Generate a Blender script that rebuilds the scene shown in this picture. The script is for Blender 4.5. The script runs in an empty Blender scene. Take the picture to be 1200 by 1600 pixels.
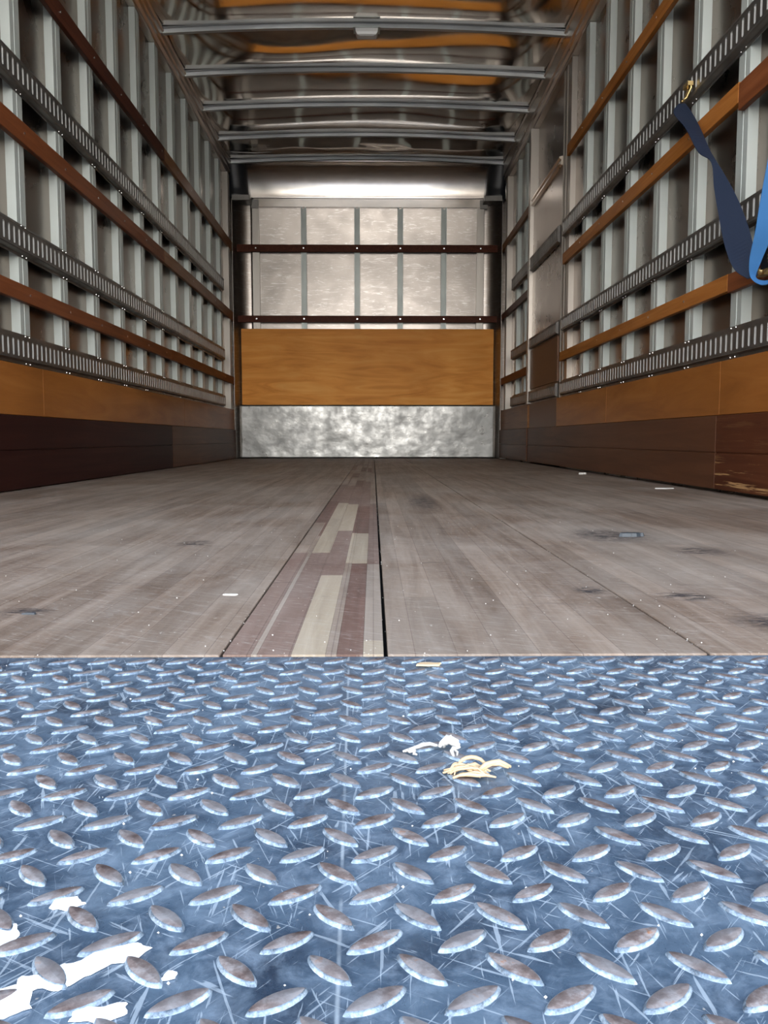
import bpy, bmesh, math, random
import numpy as np
from mathutils import Vector, Matrix, noise
random.seed(7)
S = bpy.context.scene
COL = S.collection
PI = math.pi

# ---------------------------------------------------------------- camera
cam_d = bpy.data.cameras.new('camera')
cam = bpy.data.objects.new('camera', cam_d); COL.objects.link(cam)
cam_d.sensor_fit = 'VERTICAL'; cam_d.sensor_height = 24.0
cam_d.lens = 24.0 * 1300 / 1600
cam_d.clip_start = 0.01
cam.location = (0, 0, 0.163)
cam.rotation_euler = (math.radians(90 - 5.01), 0, math.radians(-0.746))
S.camera = cam
cam_d.dof.use_dof = False

# ---------------------------------------------------------------- world: bright overcast daylight
W = bpy.data.worlds.new('world'); S.world = W; W.use_nodes = True
wt = W.node_tree; wt.nodes.clear()
wo = wt.nodes.new('ShaderNodeOutputWorld'); wb = wt.nodes.new('ShaderNodeBackground')
tc = wt.nodes.new('ShaderNodeTexCoord'); sx = wt.nodes.new('ShaderNodeSeparateXYZ')
cr = wt.nodes.new('ShaderNodeValToRGB')
wt.links.new(tc.outputs['Generated'], sx.inputs[0]); wt.links.new(sx.outputs['Z'], cr.inputs[0])
e = cr.color_ramp.elements
e[0].position = 0.0; e[0].color = (1.0, 0.95, 0.88, 1)
e[1].position = 1.0; e[1].color = (0.10, 0.14, 0.21, 1)
m_ = e.new(0.30); m_.color = (0.80, 0.82, 0.84, 1)
m_ = e.new(0.60); m_.color = (0.20, 0.25, 0.33, 1)
wt.links.new(cr.outputs[0], wb.inputs[0]); wb.inputs[1].default_value = 4.3
wt.links.new(wb.outputs[0], wo.inputs[0])

S.view_settings.view_transform = 'Standard'; S.view_settings.look = 'None'
S.view_settings.gamma = 1.0; S.view_settings.use_curve_mapping = False
S.view_settings.exposure = 1.2

sun_d = bpy.data.lights.new('sun', 'SUN'); sun_d.energy = 6.5; sun_d.angle = math.radians(3)
sun_d.color = (1.0, 0.95, 0.88)
sun = bpy.data.objects.new('sun', sun_d); COL.objects.link(sun)
sun.rotation_euler = (math.radians(-42), math.radians(14), 0)   # stands high in front of the truck: lights the yard, not the load space

# ---------------------------------------------------------------- materials
def mat(name, color=(.5, .5, .5), rough=.5, metal=0.0, spec=None, coat=0.0):
    m = bpy.data.materials.new(name); m.use_nodes = True
    b = m.node_tree.nodes['Principled BSDF']
    b.inputs['Base Color'].default_value = (*color, 1); b.inputs['Roughness'].default_value = rough
    b.inputs['Metallic'].default_value = metal
    if spec is not None: b.inputs['Specular IOR Level'].default_value = spec
    b.inputs['Coat Weight'].default_value = coat
    return m
def nd(m, t, **kw):
    n = m.node_tree.nodes.new(t)
    for k, v in kw.items(): setattr(n, k, v)
    return n
def lk(m, a, b): m.node_tree.links.new(a, b)
def P(m): return m.node_tree.nodes['Principled BSDF']
def tex(m, scale, stretch=(1, 1, 1), detail=4, rough=.55, dist=0.0, rot=(0, 0, 0)):
    c = nd(m, 'ShaderNodeTexCoord'); mp = nd(m, 'ShaderNodeMapping')
    mp.inputs['Scale'].default_value = stretch
    src = c.outputs['Object']
    if any(rot):
        m0 = nd(m, 'ShaderNodeMapping'); m0.inputs['Rotation'].default_value = rot
        lk(m, src, m0.inputs[0]); src = m0.outputs[0]
    lk(m, src, mp.inputs[0])
    n = nd(m, 'ShaderNodeTexNoise'); n.inputs['Scale'].default_value = scale
    n.inputs['Detail'].default_value = detail; n.inputs['Roughness'].default_value = rough
    n.inputs['Distortion'].default_value = dist
    lk(m, mp.outputs[0], n.inputs['Vector'])
    return n.outputs['Fac']
def ramp(m, fac, *stops):
    r = nd(m, 'ShaderNodeValToRGB'); el = r.color_ramp.elements
    while len(el) < len(stops): el.new(.5)
    for i, (p, c) in enumerate(stops):
        el[i].position = p; el[i].color = (*c, 1) if len(c) == 3 else c
    lk(m, fac, r.inputs[0]); return r.outputs[0]
def mix(m, fac, a, b, mode='MIX'):
    x = nd(m, 'ShaderNodeMix', data_type='RGBA', blend_type=mode)
    for s, v in ((x.inputs[0], fac), (x.inputs[6], a), (x.inputs[7], b)):
        if hasattr(v, 'is_linked'): lk(m, v, s)
        elif isinstance(v, tuple): s.default_value = (*v, 1)
        else: s.default_value = v
    return x.outputs[2]
def bump(m, h, strength=.3, dist=.01, prev=None):
    b = nd(m, 'ShaderNodeBump'); b.inputs['Strength'].default_value = strength
    b.inputs['Distance'].default_value = dist
    lk(m, h, b.inputs['Height'])
    if prev is not None: lk(m, prev, b.inputs['Normal'])
    return b.outputs[0]
def g(v): return (v, v, v)

def metal_mat(name, col, rough, var=.12, bumps=(), stretch=(1, 1, 1), metal=1.0, dark=.8, sc=3.0):
    m = mat(name, col, rough, metal)
    f = tex(m, sc, stretch, 6)
    lk(m, ramp(m, f, (.3, tuple(c * dark for c in col)), (.7, col)), P(m).inputs['Base Color'])
    lk(m, ramp(m, tex(m, sc * 3, stretch, 6), (.3, g(max(0.02, rough - var))), (.7, g(rough + var))), P(m).inputs['Roughness'])
    prev = None
    for (s, st, strength, dist) in bumps:
        prev = bump(m, tex(m, s, st, 3), strength, dist, prev)
    if prev is not None: lk(m, prev, P(m).inputs['Normal'])
    return m
M = {}
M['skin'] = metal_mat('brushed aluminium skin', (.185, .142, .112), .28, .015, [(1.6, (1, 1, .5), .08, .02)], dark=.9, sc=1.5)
# faint rubbed scratches on the front bulkhead skin
m = metal_mat('scuffed bulkhead aluminium', (.31, .28, .255), .33, .03, [(2.5, (1, 1, 1), .22, .02)])
f = tex(m, 9, (1, 1, 6), 8, .7, 1.5); sc_ = ramp(m, f, (.54, g(0)), (.66, g(.7)))
base = P(m).inputs['Base Color'].links[0].from_socket
lk(m, mix(m, sc_, base, (.50, .48, .455)), P(m).inputs['Base Color'])
M['bulk'] = m
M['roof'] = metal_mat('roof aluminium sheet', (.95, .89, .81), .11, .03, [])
M['rail'] = metal_mat('aluminium rail', (.62, .55, .48), .33, .08, [(60, (1, .02, 1), .2, .002)], (1, .2, 1), sc=6)
M['bow'] = metal_mat('galvanised roof bow steel', (.55, .57, .57), .5, .06, [], metal=.5)
M['stud'] = metal_mat('pale painted steel', (.50, .545, .52), .45, .05, [(20, (1, 1, .2), .15, .003)], metal=.25, dark=.9, sc=5)
M['post'] = metal_mat('warm aluminium post', (.44, .41, .37), .40, .06, [], (1, 1, .1), metal=.8)
M['track'] = metal_mat('zinc plated track steel', (.22, .21, .195), .45, .10, [(25, (1, 1, 1), .15, .003)], metal=.85, dark=.7, sc=9)
M['trackslot'] = metal_mat('zinc slot edge with painted daylight', (.50, .50, .48), .5, .05, metal=.3)  # slot walls lighter than the track, colouring in daylight from the opening
M['rivet'] = mat('bright rivet steel', (.8, .8, .78), .25, 1.0)
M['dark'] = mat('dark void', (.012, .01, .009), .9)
M['black'] = mat('black plastic', (.018, .02, .024), .45)
M['barrel'] = mat('blackened steel', (.03, .03, .035), .35, .8)
M['brass'] = metal_mat('worn brass zinc plating', (.65, .47, .20), .35, .1, metal=.9, sc=60)
m = metal_mat('dented galvanised sheet', (.31, .31, .30), .36, .12,
              [(7, (1, 1, 1.6), .14, .02), (45, (1, 1, 1), .08, .003)], dark=.45, sc=5)
M['kick'] = m
M['track_dim'] = metal_mat('dull track steel', (.15, .14, .13), .45, .1, metal=.8)
M['inset'] = mat('red brown panel and plywood reflection', (.15, .078, .048), .5, spec=.2)  # also colours in the plywood reflection on the side door
M['cove'] = metal_mat('bright cove aluminium', (.78, .73, .68), .19, .04, [(3, (1, 1, 1), .15, .01)])

def wood(name, cols, axis='Y', scale=3, rough=.45, scr=None, coat=0.0, bstr=.15, spec=.06):
    m = mat(name, cols[1], rough, spec=spec, coat=coat)
    st = {'Y': (12, .6, 12), 'X': (.6, 12, 12), 'ply': (.8, 1, 6), 'plyY': (1, .8, 6)}[axis]
    f = tex(m, scale, st, 7, .6, 1.2)
    col = ramp(m, f, (.28, cols[0]), (.5, cols[1]), (.74, cols[2]))
    big = tex(m, 1.3, (1, 1, 1), 3)
    col = mix(m, ramp(m, big, (.35, g(0)), (.65, g(.5))), col, tuple(c * .72 for c in cols[0]))
    if scr:
        s2 = tex(m, scr[1], (30, 1.2, 30) if axis != 'ply' else (1, 1, 30), 6, .7)
        k_ = ramp(m, s2, (scr[2], g(0)), (scr[2] + .06, g(.8)))
        if len(scr) > 3:      # scrapes sit where loads rub, near the foot of the board
            c_ = nd(m, 'ShaderNodeTexCoord'); z_ = nd(m, 'ShaderNodeSeparateXYZ'); lk(m, c_.outputs['Object'], z_.inputs[0])
            k_ = mix(m, 1.0, k_, ramp(m, z_.outputs['Z'], (scr[3] * .5, g(1)), (scr[3] * 1.1, g(.08))), 'MULTIPLY')
        col = mix(m, k_, col, scr[0])
    lk(m, col, P(m).inputs['Base Color'])
    lk(m, bump(m, f, bstr, .003), P(m).inputs['Normal'])
    return m
M['slat_dark'] = wood('dark brown stained batten', [(.055, .016, .010), (.085, .026, .014), (.12, .040, .020)])
M['slat_red'] = wood('red brown stained batten', [(.13, .038, .015), (.19, .060, .022), (.25, .085, .032)])
M['slat_tan'] = wood('tan brown worn batten', [(.17, .075, .032), (.24, .115, .050), (.30, .15, .07)])
M['slat_orange'] = wood('orange varnished batten', [(.28, .095, .020), (.40, .150, .034), (.50, .205, .055)])
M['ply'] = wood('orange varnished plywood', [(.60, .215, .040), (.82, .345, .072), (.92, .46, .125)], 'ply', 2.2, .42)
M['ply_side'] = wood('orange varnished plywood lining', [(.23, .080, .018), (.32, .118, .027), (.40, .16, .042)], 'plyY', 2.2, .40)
M['kick_dark'] = wood('dark red brown kickboard', [(.022, .0065, .0055), (.032, .010, .008), (.045, .015, .011)], 'Y', 2, .5, spec=.06)
M['kick_mid'] = wood('worn brown kickboard', [(.075, .028, .013), (.11, .043, .020), (.15, .062, .030)], 'Y', 2, .5, spec=.15)
M['kick_worn'] = wood('scraped brown kickboard', [(.060, .018, .009), (.095, .030, .013), (.13, .045, .02)], 'Y', 2, .5, spec=.08, scr=
                      ((.46, .27, .12), 2.2, .555, .12))

# floor timber: weathered boards, sanding swirls, dirt
def floor_mat(name, a, b, c, sanded=.5):
    m = mat(name, b, .5, spec=.16)
    f = tex(m, 5, (9, .5, 1), 8, .65, .8)
    col = ramp(m, f, (.25, a), (.5, b), (.75, c))
    blot = tex(m, 2.2, (1.6, 1, 1), 6, .65, .5)
    col = mix(m, ramp(m, blot, (.40, g(0)), (.66, g(sanded))), col, (.43, .375, .32))
    # narrow staves of the laminated boards
    cc = nd(m, 'ShaderNodeTexCoord'); mp = nd(m, 'ShaderNodeMapping'); mp.inputs['Rotation'].default_value = (0, 0, PI / 2)
    lk(m, cc.outputs['Object'], mp.inputs[0])
    br = nd(m, 'ShaderNodeTexBrick'); lk(m, mp.outputs[0], br.inputs['Vector'])
    br.inputs['Scale'].default_value = 1; br.inputs['Brick Width'].default_value = .85
    br.inputs['Row Height'].default_value = .032; br.inputs['Mortar Size'].default_value = .0004
    br.inputs['Color1'].default_value = (.80, .80, .80, 1); br.inputs['Color2'].default_value = (1.12, 1.1, 1.08, 1)
    br.inputs['Mortar'].default_value = (.55, .5, .5, 1)
    col = mix(m, .75, col, mix(m, 1.0, col, br.outputs['Color'], 'MULTIPLY'))
    # pale grit
    vo = tex(m, 170, (1, .7, 1), 2, .5)
    col = mix(m, ramp(m, vo, (.70, g(0)), (.76, g(.5))), col, (.6, .55, .48))
    # cross grain sanding lines
    sw = tex(m, 16, (1, 9, 1), 6, .75, 2.5, (0, 0, .5))
    col = mix(m, ramp(m, sw, (.52, g(0)), (.66, g(.42))), col, (.46, .42, .37))
    # dark scuffs
    ds = tex(m, 4.5, (1, 3.2, 1), 7, .75, .6)
    col = mix(m, ramp(m, ds, (.61, g(0)), (.72, g(.65))), col, (.045, .036, .033))
    # black rubber and grease marks left on the boards
    smn = tex(m, 38, (1, 3.0, 1), 6, .75, 1.0)
    for (sx0, sy0, rx, ry) in ((.365, .725, .055, .050), (.235, .885, .022, .030), (.325, .85, .035, .03), (.40, 1.40, .085, .12), (.48, 1.20, .05, .06), (.13, 2.15, .05, .35), (-.33, .78, .03, .03), (-.28, 1.30, .03, .05)):
        c_ = nd(m, 'ShaderNodeTexCoord'); q_ = nd(m, 'ShaderNodeMapping')
        q_.inputs['Location'].default_value = (-sx0 / rx, -sy0 / ry, 0); q_.inputs['Scale'].default_value = (1 / rx, 1 / ry, 0)
        lk(m, c_.outputs['Object'], q_.inputs[0])
        l_ = nd(m, 'ShaderNodeVectorMath', operation='LENGTH'); lk(m, q_.outputs[0], l_.inputs[0])
        k_ = mix(m, 1.0, ramp(m, l_.outputs['Value'], (.35, g(1)), (1.0, g(0))), ramp(m, smn, (.43, g(0)), (.54, g(.9))), 'MULTIPLY')
        col = mix(m, k_, col, (.03, .028, .032))
    lk(m, col, P(m).inputs['Base Color'])
    lk(m, ramp(m, blot, (.3, g(.48)), (.7, g(.66))), P(m).inputs['Roughness'])
    n1 = bump(m, f, .25, .002); n1 = bump(m, sw, .3, .0015, n1)
    lk(m, n1, P(m).inputs['Normal'])
    return m
M['floor'] = floor_mat('weathered hardwood floor', (.115, .076, .055), (.205, .150, .113), (.31, .245, .195), .55)
M['fb_beige'] = floor_mat('pale beige stave', (.26, .205, .145), (.345, .28, .20), (.43, .36, .27), .35)
M['fb_red'] = floor_mat('red brown stave', (.095, .050, .038), (.128, .068, .053), (.17, .095, .075), .15)
M['fb_brown'] = floor_mat('grey brown stave', (.12, .072, .055), (.165, .105, .085), (.21, .145, .12), .25)
M['fb_grey'] = floor_mat('light grey brown stave', (.20, .155, .125), (.26, .21, .17), (.32, .265, .22), .35)

# blue-black painted checker plate
m = mat('blue grey painted steel plate', (.06, .10, .155), .30, .3, spec=.5)
f = tex(m, 16, (1, 1, 1), 8, .65, .6)
col = ramp(m, f, (.30, (.030, .046, .075)), (.50, (.075, .118, .175)), (.72, (.17, .24, .32)))
f2 = tex(m, 55, (1, 1, 1), 6, .75, .5)
col = mix(m, ramp(m, f2, (.46, g(0)), (.70, g(.5))), col, (.33, .42, .52))
for rz, th in ((.5, .635), (-.9, .64), (1.6, .63), (2.3, .65), (1.2, .64)):
    s_ = tex(m, 26, (1, 16, 1), 3, .6, .5, (0, 0, rz))
    col = mix(m, ramp(m, s_, (th, g(0)), (th + .025, g(.55))), col, (.55, .64, .72))
c_ = nd(m, 'ShaderNodeTexCoord'); q_ = nd(m, 'ShaderNodeMapping'); q_.inputs['Rotation'].default_value = (0, 0, -.02)
lk(m, c_.outputs['Object'], q_.inputs[0]); z_ = nd(m, 'ShaderNodeSeparateXYZ'); lk(m, q_.outputs[0], z_.inputs[0])
a0_ = nd(m, 'ShaderNodeMath', operation='ABSOLUTE'); lk(m, z_.outputs['X'], a0_.inputs[0])
a_ = nd(m, 'ShaderNodeMath', operation='MULTIPLY'); a_.inputs[1].default_value = 300; lk(m, a0_.outputs[0], a_.inputs[0])
col = mix(m, mix(m, 1.0, ramp(m, a_.outputs[0], (.08, g(.7)), (.28, g(0))), ramp(m, tex(m, 40), (.4, g(0)), (.55, g(1))), 'MULTIPLY'), col, (.45, .52, .58))
dk = tex(m, 7, (1, 1, 1), 6, .7)
col = mix(m, ramp(m, dk, (.54, g(0)), (.68, g(.6))), col, (.035, .045, .062))
dt = tex(m, 260, (1, 1, 1), 2)
col = mix(m, ramp(m, dt, (.72, g(0)), (.76, g(.7))), col, (.55, .50, .44))
lk(m, col, P(m).inputs['Base Color'])
lk(m, ramp(m, f2, (.3, g(.22)), (.7, g(.48))), P(m).inputs['Roughness'])
lk(m, bump(m, f2, .35, .0015), P(m).inputs['Normal'])
M['plate'] = m
m = mat('worn steel lug edge', (.24, .31, .39), .45, .5)
lk(m, ramp(m, tex(m, 210, (1, 1, 1), 5, .75), (.36, (.07, .09, .115)), (.52, (.21, .275, .345)), (.68, (.42, .50, .58))), P(m).inputs['Base Color'])
lk(m, bump(m, tex(m, 300, (1, 1, 1), 3), .3, .0006), P(m).inputs['Normal'])
M['lugside'] = m
m = mat('rusty worn lug top', (.3, .24, .22), .5, .35)
f = tex(m, 120, (1, 1, 1), 5, .7); fb = tex(m, 30, (1, 1, 1), 3)
col = ramp(m, f, (.30, (.085, .055, .05)), (.5, (.22, .175, .165)), (.62, (.36, .33, .33)), (.72, (.40, .19, .10)))
col = mix(m, ramp(m, fb, (.42, g(0)), (.62, g(.6))), col, (.26, .27, .29))
lk(m, col, P(m).inputs['Base Color']); lk(m, bump(m, f, .5, .0008), P(m).inputs['Normal'])
M['lugtop'] = m
M['white'] = mat('white spilled paint', (.93, .94, .95), .5)
M['lamp'] = mat('frosted lamp cover', (.75, .76, .74), .25)
m = mat('dark blue webbing', (.008, .017, .042), .65)
lk(m, bump(m, tex(m, 300, (1, 1, .2), 2), .5, .001), P(m).inputs['Normal']); M['web'] = m
m = mat('bright blue webbing', (.045, .17, .40), .6)
lk(m, bump(m, tex(m, 300, (1, 1, .2), 2), .5, .001), P(m).inputs['Normal']); M['web2'] = m
M['straw'] = mat('dry straw coloured fibre', (.56, .40, .24), .7)
M['pale'] = mat('bleached papery fibre', (.62, .60, .56), .7)
M['leaf'] = mat('dark crushed scrap', (.04, .05, .06), .5)
m = mat('concrete yard', (.34, .33, .31), .9)
lk(m, ramp(m, tex(m, 3, (1, 1, 1), 8, .7), (.3, (.27, .26, .245)), (.7, (.40, .39, .37))), P(m).inputs['Base Color']); M['yard'] = m
M['paintwhite'] = mat('white truck body paint', (.7, .7, .7), .35)

# ---------------------------------------------------------------- mesh helpers
class MB:
    def __init__(s): s.v = []; s.f = []; s.m = []; s.sm = []
    def add(s, vs, fs, mi=0, smooth=False):
        o = len(s.v); s.v += [tuple(v) for v in vs]
        for q in fs: s.f.append(tuple(o + i for i in q)); s.m.append(mi); s.sm.append(smooth)
        return s
    def box(s, x0, x1, y0, y1, z0, z1, mi=0):
        v = [(x, y, z) for z in (z0, z1) for y in (y0, y1) for x in (x0, x1)]
        return s.add(v, [(0, 2, 3, 1), (4, 5, 7, 6), (0, 1, 5, 4), (2, 6, 7, 3), (0, 4, 6, 2), (1, 3, 7, 5)], mi)
    def prism(s, prof, axis, a, b, mi=0, cap=True, closed=True, smooth=False):
        """extrude a 2D profile along an axis: X -> (y,z), Y -> (x,z), Z -> (x,y)"""
        def mk(p, t): return {'X': (t, p[0], p[1]), 'Y': (p[0], t, p[1]), 'Z': (p[0], p[1], t)}[axis]
        n = len(prof); vs = [mk(p, a) for p in prof] + [mk(p, b) for p in prof]
        fs = [(i, (i + 1) % n, n + (i + 1) % n, n + i) for i in range(n if closed else n - 1)]
        s.add(vs, fs, mi, smooth)
        if cap and closed: s.add(vs, [tuple(range(n)), tuple(range(2 * n - 1, n - 1, -1))], mi)
        return s
    def tube(s, pts, r, n=8, mi=0):
        pts = [Vector(p) for p in pts]; vs = []; fs = []
        for i, p in enumerate(pts):
            t = (pts[min(i + 1, len(pts) - 1)] - pts[max(i - 1, 0)]).normalized()
            a = t.orthogonal().normalized(); b = t.cross(a)
            if i and prev_a is not None:
                a = (prev_a - t * prev_a.dot(t)).normalized(); b = t.cross(a)
            prev_a = a
            rr = r[i] if isinstance(r, (list, tuple)) else r
            for k in range(n):
                w = 2 * PI * k / n; vs.append(p + (a * math.cos(w) + b * math.sin(w)) * rr)
        for i in range(len(pts) - 1):
            for k in range(n): fs.append((i * n + k, i * n + (k + 1) % n, (i + 1) * n + (k + 1) % n, (i + 1) * n + k))
        fs.append(tuple(range(n))); fs.append(tuple(range(len(vs) - 1, len(vs) - n - 1, -1)))
        return s.add(vs, fs, mi, True)
    def mesh(s, name, mats):
        me = bpy.data.meshes.new(name); me.from_pydata(s.v, [], s.f)
        for k in (mats if isinstance(mats, (list, tuple)) else [mats]): me.materials.append(M[k])
        me.polygons.foreach_set('material_index', s.m); me.polygons.foreach_set('use_smooth', s.sm)
        me.update()
        bm = bmesh.new(); bm.from_mesh(me); bmesh.ops.recalc_face_normals(bm, faces=bm.faces); bm.to_mesh(me); bm.free()
        return me
    def build(s, name, mats, parent=None, bevel=0, loc=None):
        o = bpy.data.objects.new(name, s.mesh(name, mats)); COL.objects.link(o)
        if parent: o.parent = parent
        if loc: o.location = loc
        if bevel:
            b = o.modifiers.new('bevel', 'BEVEL'); b.width = bevel; b.segments = 2; b.limit_method = 'ANGLE'
        return o
def tag(o, label, cat, group=None, kind=None):
    o['label'] = label; o['category'] = cat
    if group: o['group'] = group
    if kind: o['kind'] = kind
    return o
def struct(o, label=None):
    o['kind'] = 'structure'
    if label: o['label'] = label
    return o
def thing(name, loc, label, cat, group=None):
    o = bpy.data.objects.new(name, None); COL.objects.link(o); o.location = loc
    o.empty_display_size = .05
    return tag(o, label, cat, group)
def part(mb, name, mats, parent, loc=None, bevel=0, label=None):
    o = mb.build(name, mats, parent, bevel, loc)
    if label: o['label'] = label
    return o

# ---------------------------------------------------------------- dimensions
L, R = -1.127, 1.040          # faces of the battens and tracks on the side walls
D = 6.94                      # face of the plywood on the front bulkhead
Y0 = 0.66                     # where the side walls begin at the rear frame
H = 2.345                     # roof edge
ST = .020                     # stud faces behind the battens
SK = .050                     # wall skins behind the battens

# ---------------------------------------------------------------- structure
o = MB().box(-30, 30, -40, 20, -1.06, -1.0).build('ground', 'yard'); struct(o, 'pale concrete yard below the open truck')
for nm, xf, s in (('wall_left', L - SK, -1), ('wall_right', R + SK, 1)):
    mb = MB()
    ys = [Y0, D + .06]
    xo = xf + s * .02
    mb.box(min(xf, xo), max(xf, xo), Y0, D + .08, -.10, H + .02)
    struct(mb.build(nm, 'skin'), 'brushed aluminium side skin behind studs and battens')
mb = MB()
sp_ = [(D + .045 - .036 * max(0, (z - 1.6) / .46) ** 2, z) for z in (-.10, 1.0, 1.6, 1.66, 1.72, 1.78, 1.84, 1.90, 1.96, 2.02, 2.06)]  # upper skin leans inward, shaped to catch daylight and brighten the roof reflection
mb.prism(sp_ + [(D + .045, 2.13), (D + .08, 2.13), (D + .08, -.10)], 'X', -.975, .900)
mb.box(L - SK, -.975, D + .045, D + .08, -.10, 2.13).box(.900, R + SK, D + .045, D + .08, -.10, 2.13)
# rounded cove up to the roof
prof = []
for k in range(17):
    a = k / 16 * PI / 2
    prof.append((D + .04 - .15 * (1 - math.cos(a)), 2.10 + .262 * math.sin(a)))
prof2 = [(y + .02, z + .02) for y, z in reversed(prof)]
mb.prism(prof + prof2, 'X', L - SK, R + SK, 1, smooth=False)
wb_ = mb.build('wall_back', ['bulk', 'cove']); struct(wb_, 'aluminium front bulkhead with rounded cove up to the roof')
for p in wb_.data.polygons:
    if abs(p.normal.x) < .5 and p.center.z > 1.5 and abs(p.normal.y) > .05: p.use_smooth = True
# rounded corner sheets of the bulkhead
for s, xe in ((-1, L), (1, R)):
    pr = []
    for k in range(13):
        a = k / 12 * PI / 2
        pr.append((xe - s * .145 + s * .145 * math.sin(a) * 1.0, D + .035 - .13 * (1 - math.cos(a))))
    pr = pr + [(x + s * .006, y + .006) for x, y in reversed(pr)]
    q = MB().prism(pr, 'Z', .0, 2.10, 0, smooth=True)
    struct(q.build('trim_%d' % (1 if s < 0 else 2), 'bulk'), 'rounded aluminium corner sheet on the %s of the bulkhead' % ('left' if s < 0 else 'right'))

# roof sheet: slightly crowned, drawn in between the bows, creased near the front
BOWS = [.96, 1.49, 2.02, 2.55, 3.085, 3.62, 4.155, 4.69, 5.22, 5.745, 6.29]
edges = [Y0] + BOWS + [6.80]
nx, per = 90, 16
vs, fs = [], []
ylist = []
for a, b in zip(edges[:-1], edges[1:]):
    for k in range(per): ylist.append((a + (b - a) * k / per, k / per, a))
ylist += [(6.80, 0, 6.80), (7.0, 0, 6.80)]
for y, t, a in ylist:
    sd = a * 3.7
    for i in range(nx + 1):
        u = i / nx * 2 - 1; x = (L - .06) + (R - L + .12) * i / nx
        crown = .035 * (1 - u * u)
        w = math.sin(PI * t) * (1 - u ** 6)
        n1 = noise.noise(Vector((x * 1.5, sd, 3.1))); n2 = noise.noise(Vector((x * 1.1, y * 2.2, 7.7 + sd)))
        n3 = noise.noise(Vector((x * 3.3, y * 5.0, 1.7)))
        sag = w * (.034 + .026 * n1 + .014 * n2) + w * .0012 * n3
        z = H + .012 + crown - sag
        if 6.29 < y < 6.9:   # the wavy crease near the front of the roof
            yc = 6.52 + .035 * math.sin(x * 5.2 + 1) + .02 * math.sin(x * 13)
            z -= .009 * math.exp(-((y - yc) / .03) ** 2)
        vs.append((x, y, z))
n_ = nx + 1
for j in range(len(ylist) - 1):
    for i in range(nx): fs.append((j * n_ + i, j * n_ + i + 1, (j + 1) * n_ + i + 1, (j + 1) * n_ + i))
q = MB().add(vs, fs, 0, True)
# small dents punched into the sheet
for cx, cy, rr in ((.78, 6.02, .03), (.80, 5.60, .02), (.30, 6.47, .035)):
    for i, v in enumerate(q.v):
        d2 = (v[0] - cx) ** 2 + (v[1] - cy) ** 2
        if d2 < .02: q.v[i] = (v[0], v[1], v[2] - .012 * math.exp(-d2 / (rr * rr)))
ce = q.build('ceiling', 'roof'); struct(ce, 'rippled bare aluminium roof sheet')
so = ce.modifiers.new('thick', 'SOLIDIFY'); so.thickness = .004; so.offset = 1
# roof rails along both top edges (grooved extrusion)
for i, (s, xe) in enumerate(((-1, L), (1, R))):
    zt = 2.24 if s < 0 else 2.19
    x0 = xe + s * SK; xi = xe - s * .002
    pr = [(x0, zt), (xi + s * .018, zt), (xi + s * .018, zt + .02), (xi + s * .006, zt + .028), (xi + s * .006, zt + .045),
          (xi + s * .010, zt + .048), (xi + s * .010, zt + .058), (xi, zt + .062), (xi, H - .012), (xi - s * .008, H - .008), (xi - s * .008, H + .004), (x0, H + .010)]
    struct(MB().prism(pr, 'Y', Y0, 6.86).build('trim_%d' % (3 + i), 'rail'), 'grooved aluminium roof rail on the %s' % ('left' if s < 0 else 'right'))
# rear frame of the body
for i, (s, xe) in enumerate(((-1, L), (1, R))):
    a, b = sorted((xe + s * .005, xe + s * .09))
    struct(MB().box(a, b, Y0 - .05, Y0 + .04, -.08, H + .06).build('trim_%d' % (5 + i), 'paintwhite'), 'rear door post on the %s' % ('left' if s < 0 else 'right'))
struct(MB().box(L - .09, R + .09, Y0 - .05, Y0 + .04, H + .035, H + .13).build('trim_7', 'paintwhite'), 'rear header over the opening')

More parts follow.
